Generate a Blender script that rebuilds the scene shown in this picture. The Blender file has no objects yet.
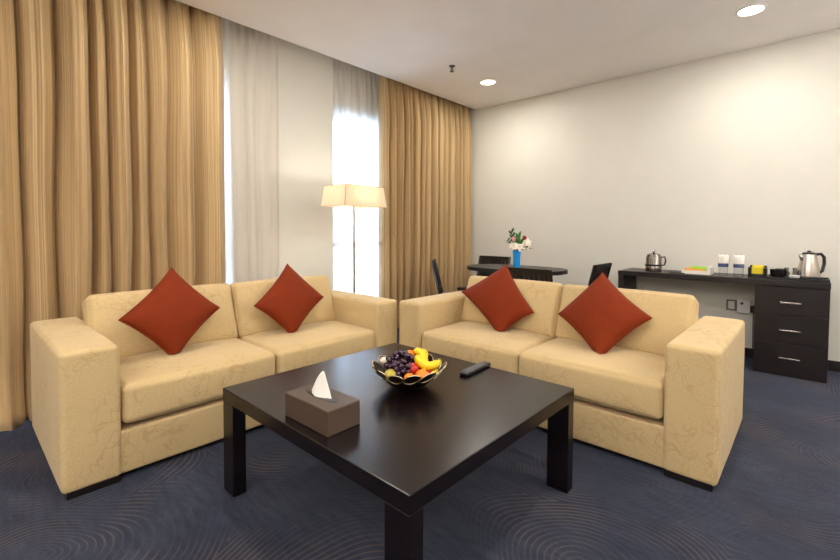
import bpy, bmesh, math, random
from mathutils import Vector, Matrix, noise
from mathutils import Euler
random.seed(7)
PI = math.pi
scene = bpy.context.scene
COL = scene.collection

# ------------------------------------------------------------------ helpers
def lin(c):
    out = []
    for v in c:
        v /= 255.0
        out.append(v / 12.92 if v <= .04045 else ((v + .055) / 1.055) ** 2.4)
    return tuple(out) + (1.0,)

def new_mat(name):
    m = bpy.data.materials.new(name); m.use_nodes = True
    nt = m.node_tree
    return m, nt, nt.nodes.get('Principled BSDF')

def mat(name, rgb, rough=.5, metal=0.0, spec=.5, **kw):
    m, nt, b = new_mat(name)
    b.inputs['Base Color'].default_value = lin(rgb)
    b.inputs['Roughness'].default_value = rough
    b.inputs['Metallic'].default_value = metal
    b.inputs['Specular IOR Level'].default_value = spec
    for k, v in kw.items():
        b.inputs[k.replace('_', ' ')].default_value = v
    return m

def N(nt, t, **kw):
    n = nt.nodes.new(t)
    for k, v in kw.items():
        if k in n.inputs.keys(): n.inputs[k].default_value = v
        else: setattr(n, k, v)
    return n

def ramp(nt, stops, interp='LINEAR'):
    r = nt.nodes.new('ShaderNodeValToRGB'); r.color_ramp.interpolation = interp
    e = r.color_ramp.elements
    e[0].position, e[0].color = stops[0]
    e[1].position, e[1].color = stops[1]
    for p, c in stops[2:]:
        x = e.new(p); x.color = c
    return r

def link_mesh(name, me, m, parent=None, smooth=False):
    o = bpy.data.objects.new(name, me); COL.objects.link(o)
    if m is not None: me.materials.append(m)
    if smooth:
        for p in me.polygons: p.use_smooth = True
    if parent is not None: o.parent = parent
    return o

def obj(name, bm, m, parent=None, smooth=False, sharp=None):
    bmesh.ops.recalc_face_normals(bm, faces=bm.faces)
    me = bpy.data.meshes.new(name); bm.to_mesh(me); bm.free()
    o = link_mesh(name, me, m, parent, smooth)
    if smooth and sharp:
        me.set_sharp_from_angle(angle=math.radians(sharp))
    return o

def tag(o, label=None, cat=None, group=None, kind=None):
    if label: o['label'] = label
    if cat: o['category'] = cat
    if group: o['group'] = group
    if kind: o['kind'] = kind
    return o

def thing(name, label, cat, loc=(0, 0, 0), rz=0.0, group=None):
    o = bpy.data.objects.new(name, None); COL.objects.link(o)
    o.empty_display_size = .1
    o.location = loc; o.rotation_euler = (0, 0, rz)
    return tag(o, label, cat, group)

def dup(root, loc, rz, label, group=None):
    r = root.copy(); COL.objects.link(r); r.location = loc; r.rotation_euler = (0, 0, rz)
    r['label'] = label
    if group: r['group'] = group
    for ch in list(root.children):
        c = ch.copy(); COL.objects.link(c); c.parent = r
        for g in list(ch.children):
            d = g.copy(); COL.objects.link(d); d.parent = c
    return r

def add_box(bm, x0, x1, y0, y1, z0, z1, bev=0.0, seg=2):
    vs = [bm.verts.new(p) for p in ((x0,y0,z0),(x1,y0,z0),(x1,y1,z0),(x0,y1,z0),(x0,y0,z1),(x1,y0,z1),(x1,y1,z1),(x0,y1,z1))]
    fs = [bm.faces.new([vs[i] for i in f]) for f in ((0,3,2,1),(4,5,6,7),(0,1,5,4),(1,2,6,5),(2,3,7,6),(3,0,4,7))]
    if bev > 0:
        es = set()
        for f in fs: es.update(f.edges)
        bmesh.ops.bevel(bm, geom=list(es), offset=bev, segments=seg, affect='EDGES', profile=.5)
    return bm

def box(x0, x1, y0, y1, z0, z1, bev=0.0, seg=2):
    return add_box(bmesh.new(), x0, x1, y0, y1, z0, z1, bev, seg)

def add_lathe(bm, prof, seg=32, c=(0, 0, 0), cap=True):
    rings = []
    for r, z in prof:
        rings.append([bm.verts.new((c[0] + r*math.cos(2*PI*k/seg), c[1] + r*math.sin(2*PI*k/seg), c[2] + z)) for k in range(seg)])
    for a, b in zip(rings, rings[1:]):
        for k in range(seg):
            bm.faces.new((a[k], a[(k+1) % seg], b[(k+1) % seg], b[k]))
    if cap:
        if prof[0][0] > 1e-5: bm.faces.new(rings[0][::-1])
        if prof[-1][0] > 1e-5: bm.faces.new(rings[-1])
    return bm

def lathe(prof, seg=32, c=(0, 0, 0), cap=True):
    return add_lathe(bmesh.new(), prof, seg, c, cap)

def add_tube(bm, pts, r, n=8, closed=False, flat=1.0):
    pts = [Vector(p) for p in pts]
    rings = []; L = len(pts)
    prev = None
    for i, p in enumerate(pts):
        if closed: t = pts[(i+1) % L] - pts[i-1]
        else: t = pts[min(i+1, L-1)] - pts[max(i-1, 0)]
        t.normalize()
        if prev is None:
            a = Vector((0, 0, 1)) if abs(t.z) < .9 else Vector((1, 0, 0))
            u = t.cross(a).normalized()
        else:
            u = (prev - t * prev.dot(t)).normalized()
        prev = u; w = t.cross(u)
        rr = r[i] if isinstance(r, (list, tuple)) else r
        rings.append([bm.verts.new(p + (u*math.cos(2*PI*k/n) + w*math.sin(2*PI*k/n)*flat)*rr) for k in range(n)])
    for i in range(L if closed else L-1):
        a, b = rings[i], rings[(i+1) % L]
        for k in range(n):
            bm.faces.new((a[k], a[(k+1) % n], b[(k+1) % n], b[k]))
    if not closed:
        bm.faces.new(rings[0][::-1]); bm.faces.new(rings[-1])
    return bm

def tube(pts, r, n=8, closed=False, flat=1.0):
    return add_tube(bmesh.new(), pts, r, n, closed, flat)

def soft_box(sx, sy, sz, r, puff=(0, 0, 0), n=14, wob=0.0, seed=0):
    """rounded, crowned upholstery block centred on the origin; puff = outward swell on x, y, z faces"""
    bm = bmesh.new()
    bmesh.ops.create_cube(bm, size=2.0)
    bmesh.ops.subdivide_edges(bm, edges=bm.edges[:], cuts=n, use_grid_fill=True)
    h = Vector((sx/2, sy/2, sz/2))
    N_ = n + 1; k_ = 3 if n < 12 else 4
    lim = 1 - 2.0*k_/N_
    def mp(c, hh):
        a = abs(c)
        if a <= lim + 1e-6: o_ = (hh-r)*a/lim
        else: o_ = hh - r + r*math.tan(min(1, (a-lim)/(1-lim))*PI/4)
        return math.copysign(o_, c)
    for v in bm.verts:
        u = v.co.copy()
        p = Vector([mp(u[i], h[i]) for i in range(3)])
        q = Vector([p[i]/h[i] for i in range(3)])
        core = Vector([max(-h[i]+r, min(h[i]-r, p[i])) for i in range(3)])
        d = p - core
        if d.length > 1e-9:
            m = max(abs(d.x), abs(d.y), abs(d.z))
            p = core + d.normalized()*m
        for i in range(3):
            if puff[i]:
                a, b = [q[j] for j in range(3) if j != i]
                w = max(0, 1-a*a)*max(0, 1-b*b)
                p[i] += puff[i]*(w**.6)*q[i]
        if wob:
            nn = noise.noise(Vector((p.x*5+seed*7.3, p.y*5, p.z*5))) + .5*noise.noise(Vector((p.x*13+seed*3.1, p.y*13, p.z*13)))
            p += p.normalized()*nn*wob
        v.co = p
    return bm

def shift(bm, d, rot=None):
    M = Matrix.Translation(Vector(d))
    if rot is not None: M = M @ rot
    bmesh.ops.transform(bm, matrix=M, verts=bm.verts)
    return bm

# ------------------------------------------------------------------ materials
def wall_mat(name, rgb, rough=.75, bump=.08):
    m, nt, b = new_mat(name)
    tc = N(nt, 'ShaderNodeTexCoord')
    n = N(nt, 'ShaderNodeTexNoise', Scale=3.0, Detail=4.0)
    n2 = N(nt, 'ShaderNodeTexNoise', Scale=180.0, Detail=2.0)
    c = lin(rgb); d = tuple(x*.96 for x in c[:3]) + (1,)
    r = ramp(nt, [(.3, d), (.7, c)])
    bp = N(nt, 'ShaderNodeBump', Strength=bump, Distance=.002)
    L = nt.links.new
    L(tc.outputs['Object'], n.inputs['Vector']); L(tc.outputs['Object'], n2.inputs['Vector'])
    L(n.outputs['Fac'], r.inputs['Fac']); L(r.outputs['Color'], b.inputs['Base Color'])
    L(n2.outputs['Fac'], bp.inputs['Height']); L(bp.outputs['Normal'], b.inputs['Normal'])
    b.inputs['Roughness'].default_value = rough
    b.inputs['Specular IOR Level'].default_value = .3
    return m

M_WALL = wall_mat('warm white wall paint', (221, 218, 208))
M_CEIL = wall_mat('white ceiling paint', (248, 243, 241), .8, .03)

def carpet_mat():
    m, nt, b = new_mat('navy carpet')
    L = nt.links.new
    tc = N(nt, 'ShaderNodeTexCoord')
    # big scallop rings
    warp = N(nt, 'ShaderNodeTexNoise', Scale=1.3, Detail=1.0)
    L(tc.outputs['Object'], warp.inputs['Vector'])
    add = N(nt, 'ShaderNodeMixRGB', blend_type='ADD'); add.inputs[0].default_value = .35
    L(tc.outputs['Object'], add.inputs[1]); L(warp.outputs['Color'], add.inputs[2])
    def rings(scale, freq, lo, off):
        mp = N(nt, 'ShaderNodeMapping'); mp.inputs['Location'].default_value = off
        L(add.outputs[0], mp.inputs['Vector'])
        vo = N(nt, 'ShaderNodeTexVoronoi', voronoi_dimensions='2D', Scale=scale, Randomness=.85)
        L(mp.outputs[0], vo.inputs['Vector'])
        mu = N(nt, 'ShaderNodeMath', operation='MULTIPLY'); mu.inputs[1].default_value = freq
        L(vo.outputs['Distance'], mu.inputs[0])
        si = N(nt, 'ShaderNodeMath', operation='SINE'); L(mu.outputs[0], si.inputs[0])
        rr = ramp(nt, [(lo, (0, 0, 0, 1)), (1.0, (1, 1, 1, 1))]); L(si.outputs[0], rr.inputs['Fac'])
        return rr
    r1 = rings(1.15, 230.0, .45, (0.2, .5, 0))
    # where the golden threads show
    pn = N(nt, 'ShaderNodeTexNoise', Scale=2.2, Detail=3.0); L(tc.outputs['Object'], pn.inputs['Vector'])
    pr = ramp(nt, [(.50, (0, 0, 0, 1)), (.66, (1, 1, 1, 1))]); L(pn.outputs['Fac'], pr.inputs['Fac'])
    mul = N(nt, 'ShaderNodeMath', operation='MULTIPLY'); L(r1.outputs['Color'], mul.inputs[0]); L(pr.outputs['Color'], mul.inputs[1])
    # pile noise and soft mottling
    mot = N(nt, 'ShaderNodeTexNoise', Scale=2.6, Detail=6.0, Roughness=.65); L(tc.outputs['Object'], mot.inputs['Vector'])
    base = ramp(nt, [(.3, lin((31, 35, 46))), (.52, lin((41, 46, 58))), (.75, lin((54, 58, 69)))]); L(mot.outputs['Fac'], base.inputs['Fac'])
    st = N(nt, 'ShaderNodeMapping'); st.inputs['Scale'].default_value = (5, 30, 5); st.inputs['Rotation'].default_value = (0, 0, .75)
    L(tc.outputs['Object'], st.inputs['Vector'])
    sn = N(nt, 'ShaderNodeTexNoise', Scale=1.6, Detail=3.0); L(st.outputs[0], sn.inputs['Vector'])
    sr = ramp(nt, [(.35, (.72, .72, .74, 1)), (.6, (1.08, 1.06, 1.04, 1))]); L(sn.outputs['Fac'], sr.inputs['Fac'])
    m1 = N(nt, 'ShaderNodeMixRGB', blend_type='MULTIPLY'); m1.inputs[0].default_value = 1
    L(base.outputs['Color'], m1.inputs[1]); L(sr.outputs['Color'], m1.inputs[2])
    # subtle ring tone all over, golden where mask
    m2 = N(nt, 'ShaderNodeMixRGB', blend_type='MIX'); m2.inputs[2].default_value = lin((74, 76, 90))
    half = N(nt, 'ShaderNodeMath', operation='MULTIPLY'); half.inputs[1].default_value = .12; L(r1.outputs['Color'], half.inputs[0])
    L(half.outputs[0], m2.inputs[0]); L(m1.outputs[0], m2.inputs[1])
    m3 = N(nt, 'ShaderNodeMixRGB', blend_type='MIX'); m3.inputs[2].default_value = lin((104, 86, 62))
    q = N(nt, 'ShaderNodeMath', operation='MULTIPLY'); q.inputs[1].default_value = .62; L(mul.outputs[0], q.inputs[0])
    L(q.outputs[0], m3.inputs[0]); L(m2.outputs[0], m3.inputs[1])
    fine = N(nt, 'ShaderNodeTexNoise', Scale=420.0, Detail=2.0); L(tc.outputs['Object'], fine.inputs['Vector'])
    bp = N(nt, 'ShaderNodeBump', Strength=.5, Distance=.004); L(fine.outputs['Fac'], bp.inputs['Height'])
    L(m3.outputs[0], b.inputs['Base Color']); L(bp.outputs['Normal'], b.inputs['Normal'])
    b.inputs['Roughness'].default_value = .95; b.inputs['Specular IOR Level'].default_value = .15
    b.inputs['Sheen Weight'].default_value = .25
    b.inputs['Sheen Tint'].default_value = lin((150, 155, 185))
    return m
M_CARPET = carpet_mat()

def sofa_mat():
    m, nt, b = new_mat('beige damask')
    L = nt.links.new
    tc = N(nt, 'ShaderNodeTexCoord')
    def line(scale, dist, w, seed):
        mp = N(nt, 'ShaderNodeMapping'); mp.inputs['Location'].default_value = (seed, seed*.7, seed*1.3)
        L(tc.outputs['Object'], mp.inputs['Vector'])
        n = N(nt, 'ShaderNodeTexNoise', Scale=scale, Detail=1.0, Distortion=dist); L(mp.outputs[0], n.inputs['Vector'])
        s = N(nt, 'ShaderNodeMath', operation='SUBTRACT'); s.inputs[1].default_value = .5; L(n.outputs['Fac'], s.inputs[0])
        a = N(nt, 'ShaderNodeMath', operation='ABSOLUTE'); L(s.outputs[0], a.inputs[0])
        r = ramp(nt, [(0, (1, 1, 1, 1)), (w, (0, 0, 0, 1))]); L(a.outputs[0], r.inputs['Fac'])
        return r
    a = line(8, 1.3, .03, 3.1); c = line(5.5, 2.0, .02, 8.4)
    mx = N(nt, 'ShaderNodeMath', operation='MAXIMUM'); L(a.outputs['Color'], mx.inputs[0]); L(c.outputs['Color'], mx.inputs[1])
    pm = N(nt, 'ShaderNodeTexNoise', Scale=3.5, Detail=1.0); L(tc.outputs['Object'], pm.inputs['Vector'])
    pr = ramp(nt, [(.42, (0, 0, 0, 1)), (.55, (1, 1, 1, 1))]); L(pm.outputs['Fac'], pr.inputs['Fac'])
    mu = N(nt, 'ShaderNodeMath', operation='MULTIPLY'); L(mx.outputs[0], mu.inputs[0]); L(pr.outputs['Color'], mu.inputs[1])
    mq = N(nt, 'ShaderNodeMath', operation='MULTIPLY'); mq.inputs[1].default_value = .38; L(mu.outputs[0], mq.inputs[0])
    wv = N(nt, 'ShaderNodeTexNoise', Scale=260.0, Detail=2.0); L(tc.outputs['Object'], wv.inputs['Vector'])
    wr = ramp(nt, [(.3, lin((186, 161, 115))), (.7, lin((202, 177, 130)))]); L(wv.outputs['Fac'], wr.inputs['Fac'])
    mix = N(nt, 'ShaderNodeMixRGB'); mix.inputs[2].default_value = lin((160, 124, 78))
    L(mq.outputs[0], mix.inputs[0]); L(wr.outputs['Color'], mix.inputs[1]); L(mix.outputs[0], b.inputs['Base Color'])
    bp = N(nt, 'ShaderNodeBump', Strength=.18, Distance=.002); L(wv.outputs['Fac'], bp.inputs['Height'])
    big = N(nt, 'ShaderNodeTexNoise', Scale=6.0, Detail=2.0); L(tc.outputs['Object'], big.inputs['Vector'])
    bp2 = N(nt, 'ShaderNodeBump', Strength=.35, Distance=.012); L(big.outputs['Fac'], bp2.inputs['Height']); L(bp.outputs['Normal'], bp2.inputs['Normal'])
    L(bp2.outputs['Normal'], b.inputs['Normal'])
    b.inputs['Roughness'].default_value = .85; b.inputs['Specular IOR Level'].default_value = .25
    b.inputs['Sheen Weight'].default_value = .15
    return m
M_SOFA = sofa_mat()

def curtain_mat():
    m, nt, b = new_mat('gold striped curtain')
    L = nt.links.new
    uv = N(nt, 'ShaderNodeUVMap')
    mp = N(nt, 'ShaderNodeMapping'); mp.inputs['Scale'].default_value = (130, .12, 1); L(uv.outputs[0], mp.inputs['Vector'])
    n = N(nt, 'ShaderNodeTexNoise', Scale=1.0, Detail=3.0, Roughness=.6); L(mp.outputs[0], n.inputs['Vector'])
    r = ramp(nt, [(.33, lin((146, 116, 76))), (.5, lin((187, 157, 111))), (.66, lin((206, 179, 134)))]); L(n.outputs['Fac'], r.inputs['Fac'])
    mp2 = N(nt, 'ShaderNodeMapping'); mp2.inputs['Scale'].default_value = (9, .4, 1); L(uv.outputs[0], mp2.inputs['Vector'])
    n2 = N(nt, 'ShaderNodeTexNoise', Scale=1.0, Detail=2.0); L(mp2.outputs[0], n2.inputs['Vector'])
    r2 = ramp(nt, [(.35, (.88, .86, .84, 1)), (.65, (1.04, 1.04, 1.04, 1))]); L(n2.outputs['Fac'], r2.inputs['Fac'])
    mx = N(nt, 'ShaderNodeMixRGB', blend_type='MULTIPLY'); mx.inputs[0].default_value = 1; L(r.outputs['Color'], mx.inputs[1]); L(r2.outputs['Color'], mx.inputs[2])
    L(mx.outputs[0], b.inputs['Base Color'])
    b.inputs['Roughness'].default_value = .6; b.inputs['Specular IOR Level'].default_value = .3
    b.inputs['Sheen Weight'].default_value = .2
    tr = N(nt, 'ShaderNodeBsdfTranslucent'); tr.inputs['Color'].default_value = lin((190, 150, 96))
    ms = N(nt, 'ShaderNodeMixShader'); ms.inputs[0].default_value = .1
    out = nt.nodes['Material Output']
    L(b.outputs[0], ms.inputs[1]); L(tr.outputs[0], ms.inputs[2]); L(ms.outputs[0], out.inputs['Surface'])
    return m
M_CURT = curtain_mat()

def sheer_mat():
    m, nt, b = new_mat('white voile')
    L = nt.links.new
    nt.nodes.remove(b)
    uv = N(nt, 'ShaderNodeUVMap')
    mp = N(nt, 'ShaderNodeMapping'); mp.inputs['Scale'].default_value = (22, .2, 1); L(uv.outputs[0], mp.inputs['Vector'])
    n = N(nt, 'ShaderNodeTexNoise', Scale=1.0, Detail=2.0); L(mp.outputs[0], n.inputs['Vector'])
    d = N(nt, 'ShaderNodeBsdfDiffuse'); d.inputs['Color'].default_value = lin((240, 232, 220))
    t = N(nt, 'ShaderNodeBsdfTranslucent'); t.inputs['Color'].default_value = lin((232, 232, 236))
    tp = N(nt, 'ShaderNodeBsdfTransparent')
    a = N(nt, 'ShaderNodeMixShader'); a.inputs[0].default_value = .35
    L(d.outputs[0], a.inputs[1]); L(t.outputs[0], a.inputs[2])
    r = ramp(nt, [(.3, (.03, .03, .03, 1)), (.7, (.15, .15, .15, 1))]); L(n.outputs['Fac'], r.inputs['Fac'])
    c = N(nt, 'ShaderNodeMixShader'); L(r.outputs['Color'], c.inputs[0])
    L(a.outputs[0], c.inputs[1]); L(tp.outputs[0], c.inputs[2])
    L(c.outputs[0], nt.nodes['Material Output'].inputs['Surface'])
    return m
M_SHEER = sheer_mat()

def wood_mat(name, dark, light, rough=.35, scale=(2.2, 26, 26), coat=0.0):
    m, nt, b = new_mat(name)
    L = nt.links.new
    tc = N(nt, 'ShaderNodeTexCoord')
    mp = N(nt, 'ShaderNodeMapping'); mp.inputs['Scale'].default_value = scale; L(tc.outputs['Object'], mp.inputs['Vector'])
    n = N(nt, 'ShaderNodeTexNoise', Scale=1.4, Detail=6.0, Roughness=.6, Distortion=.4); L(mp.outputs[0], n.inputs['Vector'])
    r = ramp(nt, [(.35, lin(dark)), (.7, lin(light))]); L(n.outputs['Fac'], r.inputs['Fac'])
    L(r.outputs['Color'], b.inputs['Base Color'])
    f = N(nt, 'ShaderNodeTexNoise', Scale=5.0, Detail=4.0); L(tc.outputs['Object'], f.inputs['Vector'])
    rr = ramp(nt, [(.3, (rough,)*3 + (1,)), (.7, (rough*1.001,)*3 + (1,))]); L(f.outputs['Fac'], rr.inputs['Fac'])
    L(rr.outputs['Color'], b.inputs['Roughness'])
    b.inputs['Coat Weight'].default_value = coat
    b.inputs['Coat Roughness'].default_value = .25
    return m
M_WOOD = wood_mat('espresso wood', (12, 6, 7), (19, 10, 11), .26)
M_WOODM = wood_mat('dark desk wood', (18, 10, 12), (27, 16, 17), .4, (2, 20, 20))
M_DARKW = wood_mat('black brown chair wood', (14, 10, 10), (24, 18, 17), .4)
M_BASEB = mat('dark baseboard', (24, 17, 19), .5)

def pillow_mat():
    m, nt, b = new_mat('rust cushion cloth')
    L = nt.links.new
    tc = N(nt, 'ShaderNodeTexCoord')
    n = N(nt, 'ShaderNodeTexNoise', Scale=240.0, Detail=2.0); L(tc.outputs['Object'], n.inputs['Vector'])
    r = ramp(nt, [(.3, lin((110, 36, 8))), (.7, lin((125, 45, 11)))]); L(n.outputs['Fac'], r.inputs['Fac'])
    L(r.outputs['Color'], b.inputs['Base Color'])
    big = N(nt, 'ShaderNodeTexNoise', Scale=9.0, Detail=2.0); L(tc.outputs['Object'], big.inputs['Vector'])
    bp = N(nt, 'ShaderNodeBump', Strength=.4, Distance=.012); L(big.outputs['Fac'], bp.inputs['Height']); L(bp.outputs['Normal'], b.inputs['Normal'])
    b.inputs['Roughness'].default_value = .85; b.inputs['Sheen Weight'].default_value = .04; b.inputs['Specular IOR Level'].default_value = .2
    b.inputs['Sheen Tint'].default_value = lin((190, 90, 50))
    return m
M_PILLOW = pillow_mat()
M_STEEL = mat('brushed steel', (200, 192, 184), .25, 1.0)
M_CHROME = mat('polished chrome', (220, 218, 214), .12, 1.0)
M_BLACK = mat('black plastic', (16, 16, 18), .35)
M_RUBBER = mat('grey rubber keys', (110, 110, 112), .6)
M_WHITE = mat('white plastic', (228, 226, 222), .4)
M_PAPER = mat('white paper', (238, 234, 226), .8)
M_GREYF = mat('grey metal plate', (128, 120, 112), .4, .3)
M_LEATHER = mat('taupe leather', (72, 56, 43), .5)
M_GLASSB = mat('blue glass', (24, 156, 240), .12, 0, .6, Transmission_Weight=.15)
M_GLASS = mat('clear glass', (245, 248, 250), .03, 0, .5, Transmission_Weight=1.0, IOR=1.3)
M_BLUEBAND = mat('printed blue band', (70, 84, 128), .6)
M_LEAF = mat('leaf green', (52, 110, 38), .5)
M_LEAFD = mat('dark leaf green', (40, 74, 34), .5)
M_LILY = mat('cream petals', (240, 232, 214), .6)
M_PINK = mat('pink petals', (226, 160, 150), .6)
M_ROSE = mat('red petals', (150, 22, 30), .6)
M_GRAPE = mat('dark grape skin', (48, 22, 44), .22, 0, .6)
M_STEMG = mat('grape stem', (110, 100, 50), .7)
M_BANANA = mat('banana skin', (244, 198, 24), .4)
M_BANTIP = mat('banana tip', (92, 66, 24), .7)
M_ORANGE = mat('orange skin', (232, 130, 26), .45)
M_APPLE = mat('red apple skin', (176, 36, 26), .3)
M_PEAR = mat('yellow green skin', (178, 160, 60), .4)
M_LYCHEE = mat('pale onion white skin', (232, 218, 196), .4)
M_BRONZE = mat('dark bronze', (52, 36, 32), .3, .8)
M_SILVER = mat('worn silver wire', (206, 190, 160), .25, 1.0)
M_POT = mat('smoky steel', (128, 122, 116), .15, 1.0)
M_YELLOW = mat('yellow packets', (206, 186, 24), .5)
M_GREENP = mat('lime printed card', (150, 200, 40), .6)
M_ORANP = mat('orange printed card', (236, 150, 60), .6)
M_FRAME = mat('pale blue grey window frame', (150, 158, 176), .5)
M_SPR = mat('sprinkler brass grey', (90, 84, 84), .4, .8)

def shade_mat():
    m, nt, b = new_mat('cream lamp shade cloth')
    L = nt.links.new; nt.nodes.remove(b)
    d = N(nt, 'ShaderNodeBsdfDiffuse'); d.inputs['Color'].default_value = lin((240, 226, 204))
    t = N(nt, 'ShaderNodeBsdfTranslucent'); t.inputs['Color'].default_value = lin((252, 240, 218))
    a = N(nt, 'ShaderNodeMixShader'); a.inputs[0].default_value = .35
    L(d.outputs[0], a.inputs[1]); L(t.outputs[0], a.inputs[2])
    L(a.outputs[0], nt.nodes['Material Output'].inputs['Surface'])
    return m
M_SHADE = shade_mat()
M_SHTRIM = mat('beige shade binding', (196, 176, 146), .8)

def emis(name, rgb, s):
    m, nt, b = new_mat(name)
    b.inputs['Base Color'].default_value = lin(rgb)
    b.inputs['Emission Color'].default_value = lin(rgb); b.inputs['Emission Strength'].default_value = s
    return m
M_LENS = emis('lit downlight lens', (255, 238, 214), 14)
M_BULB = emis('lit bulb', (255, 226, 180), 8)

def pane_mat():
    m, nt, b = new_mat('window glass')
    L = nt.links.new; nt.nodes.remove(b)
    tp = N(nt, 'ShaderNodeBsdfTransparent'); tp.inputs['Color'].default_value = (.9, .94, .97, 1)
    gl = N(nt, 'ShaderNodeBsdfGlossy'); gl.inputs['Roughness'].default_value = .03
    fr = N(nt, 'ShaderNodeFresnel'); fr.inputs['IOR'].default_value = 1.45
    a = N(nt, 'ShaderNodeMixShader'); L(fr.outputs[0], a.inputs[0]); L(tp.outputs[0], a.inputs[1]); L(gl.outputs[0], a.inputs[2])
    L(a.outputs[0], nt.nodes['Material Output'].inputs['Surface'])
    return m
M_PANE = pane_mat()

# ------------------------------------------------------------------ room shell
XW, XC, XR = -3.62, -3.40, 2.6        # pillar face, edge of the ceiling slot, right end
YB, YF = 4.84, -2.6
H, HS = 2.758, 2.96
def struct(name, bm, m, parent=None):
    o = obj(name, bm, m, parent)
    if parent is None: o['kind'] = 'structure'
    return o
struct('floor', box(-3.95, XR+.1, YF-.1, YB+.1, -.1, 0), M_CARPET)
struct('ceiling', box(XC, XR+.1, YF-.1, YB+.1, H, H+.25), M_CEIL)
struct('trim_1', box(-3.95, XC, YF-.1, YB+.1, HS, HS+.05), M_CEIL)       # top of the curtain slot
struct('wall_back', box(-3.95, XR+.1, YB, YB+.1, 0, HS), M_WALL)
struct('wall_right', box(XR, XR+.1, YF, YB, 0, H), M_WALL)
struct('wall_front', box(-3.95, XR+.1, YF-.1, YF, 0, HS), M_WALL)
# curtain wall: recessed window bays and the pillar between them
XN = -3.74
W1 = (-1.9, 1.535); W2 = (2.60, 4.50); ZT = 2.37
wl = bmesh.new()
add_box(wl, -3.95, XN, YF, W1[0], 0, HS)
add_box(wl, -3.95, XN, W1[0], W1[1], ZT, HS)
add_box(wl, -3.95, XW, W1[1]+.05, W2[0]+.055, 0, HS)      # pillar
add_box(wl, -3.95, XN, W1[1], W1[1]+.05, 0, HS)
add_box(wl, -3.95, XN, W2[0]+.055, W2[0]+.1, 0, HS)
add_box(wl, -3.95, XN, W2[0]+.1, W2[1], ZT, HS)
add_box(wl, -3.95, XN, W2[1], YB, 0, HS)
add_box(wl, -3.95, XN, W1[0], W1[1], 0, .12)
add_box(wl, -3.95, XN, W2[0]+.1, W2[1], 0, .12)
struct('wall_left', wl, M_WALL)
def window(name, y0, y1):
    w = bpy.data.objects.new(name, None); COL.objects.link(w); w['kind'] = 'structure'
    w.location = (-3.84, 0, 0)
    f = bmesh.new()
    for a, b in ((y0, y0+.05), (y1-.05, y1), ((y0+y1)/2-.03, (y0+y1)/2+.03)):
        add_box(f, -.03, .03, a, b, .12, ZT)
    add_box(f, -.03, .03, y0, y1, .12, .17); add_box(f, -.03, .03, y0, y1, ZT-.05, ZT)
    add_box(f, -.035, .035, y0, y1, .93, 1.0)
    obj('window_frame', f, M_FRAME, w)
    obj('window_pane', box(-.006, .006, y0+.04, y1-.04, .16, ZT-.04), M_PANE, w)
window('window_1', *W1); window('window_2', W2[0]+.1, W2[1])
struct('baseboard_back', box(-3.3, XR, YB-.014, YB, 0, .086, .004), M_BASEB)
struct('baseboard_right', box(XR-.014, XR, YF, YB-.02, 0, .086, .004), M_BASEB)

# ------------------------------------------------------------------ curtains
def curtain_mesh(name, bounds, x0, depth, z0, z1, m, seed, nz=46, per=16, flare=0.0, top_amp=.45, wander=.018, wr=.006, lean=.0, power=.45):
    rnd = random.Random(seed)
    nb = len(bounds)-1
    amp = [rnd.uniform(.75, 1.1) for _ in range(nb)]
    ph = [rnd.uniform(0, 6.28) for _ in range(nb+1)]
    sk = [rnd.uniform(.75, 1.3) for _ in range(nb)]
    bm = bmesh.new(); uvl = bm.loops.layers.uv.new('UVMap')
    rows = []; us = []
    for iz in range(nz+1):
        f = iz/nz; z = z0 + (z1-z0)*f
        row = []; u = 0; last = None; ur = []
        A = depth*(top_amp + (1-top_amp)*min(1, (z1-z)/.5)**.7)
        bz = []
        for i, b in enumerate(bounds):
            w = 0 if i in (0, nb) else wander*math.sin(z*1.9+ph[i]) + wander*.5*math.sin(z*4.3+ph[i]*2)
            bz.append(b + w)
        for i in range(nb):
            for k in range(per + (1 if i == nb-1 else 0)):
                t = k/per
                wdt = bz[i+1]-bz[i]
                y = bz[i] + wdt*t
                s = abs(math.sin(PI*(t**sk[i])))**power
                a = A*amp[i]*min(1.15, .55 + wdt*3.2)
                x = x0 - depth*.55 + a*s
                # gentle secondary ripple on broad folds
                x += a*.08*math.sin(2*PI*t*2.3+ph[i])*min(1, wdt/.2)*s
                # pinch pleats by the top
                tp = max(0, 1-(z1-z)/.35)
                x += tp*.012*math.sin(y*95+seed)
                # slack wrinkles
                x += wr*noise.noise(Vector((y*7, z*2.2, seed))) * 2
                x += wr*.8*noise.noise(Vector((y*16, z*9, seed+5)))
                y2 = y + lean*wdt*math.sin(2*PI*t)
                x += flare*max(0, 1-(z-z0)/.5)**2
                p = Vector((x, y2, z))
                if last is not None: u += (p-last).length
                last = p
                row.append(bm.verts.new(p)); ur.append(u)
        rows.append(row); us.append(ur)
    mid = us[nz//2]
    for iz in range(nz):
        for k in range(len(rows[0])-1):
            fc = bm.faces.new((rows[iz][k], rows[iz][k+1], rows[iz+1][k+1], rows[iz+1][k]))
            za, zb = rows[iz][0].co.z, rows[iz+1][0].co.z
            for lp, (uu, vv) in zip(fc.loops, ((mid[k], za), (mid[k+1], za), (mid[k+1], zb), (mid[k], zb))):
                lp[uvl].uv = (uu, vv)
    me = bpy.data.meshes.new(name); bm.to_mesh(me); bm.free()
    o = link_mesh(name, me, m, None, True)
    if m is M_CURT:
        sol = o.modifiers.new('thickness', 'SOLIDIFY'); sol.thickness = .002; sol.offset = 0
    return o
lb = [-1.6, -1.35, -1.1, -.9, -.66, -.45, -.22, -.03, .13, .30, .47, .64, .735, .86, .965, 1.09, 1.275, 1.505]
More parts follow.
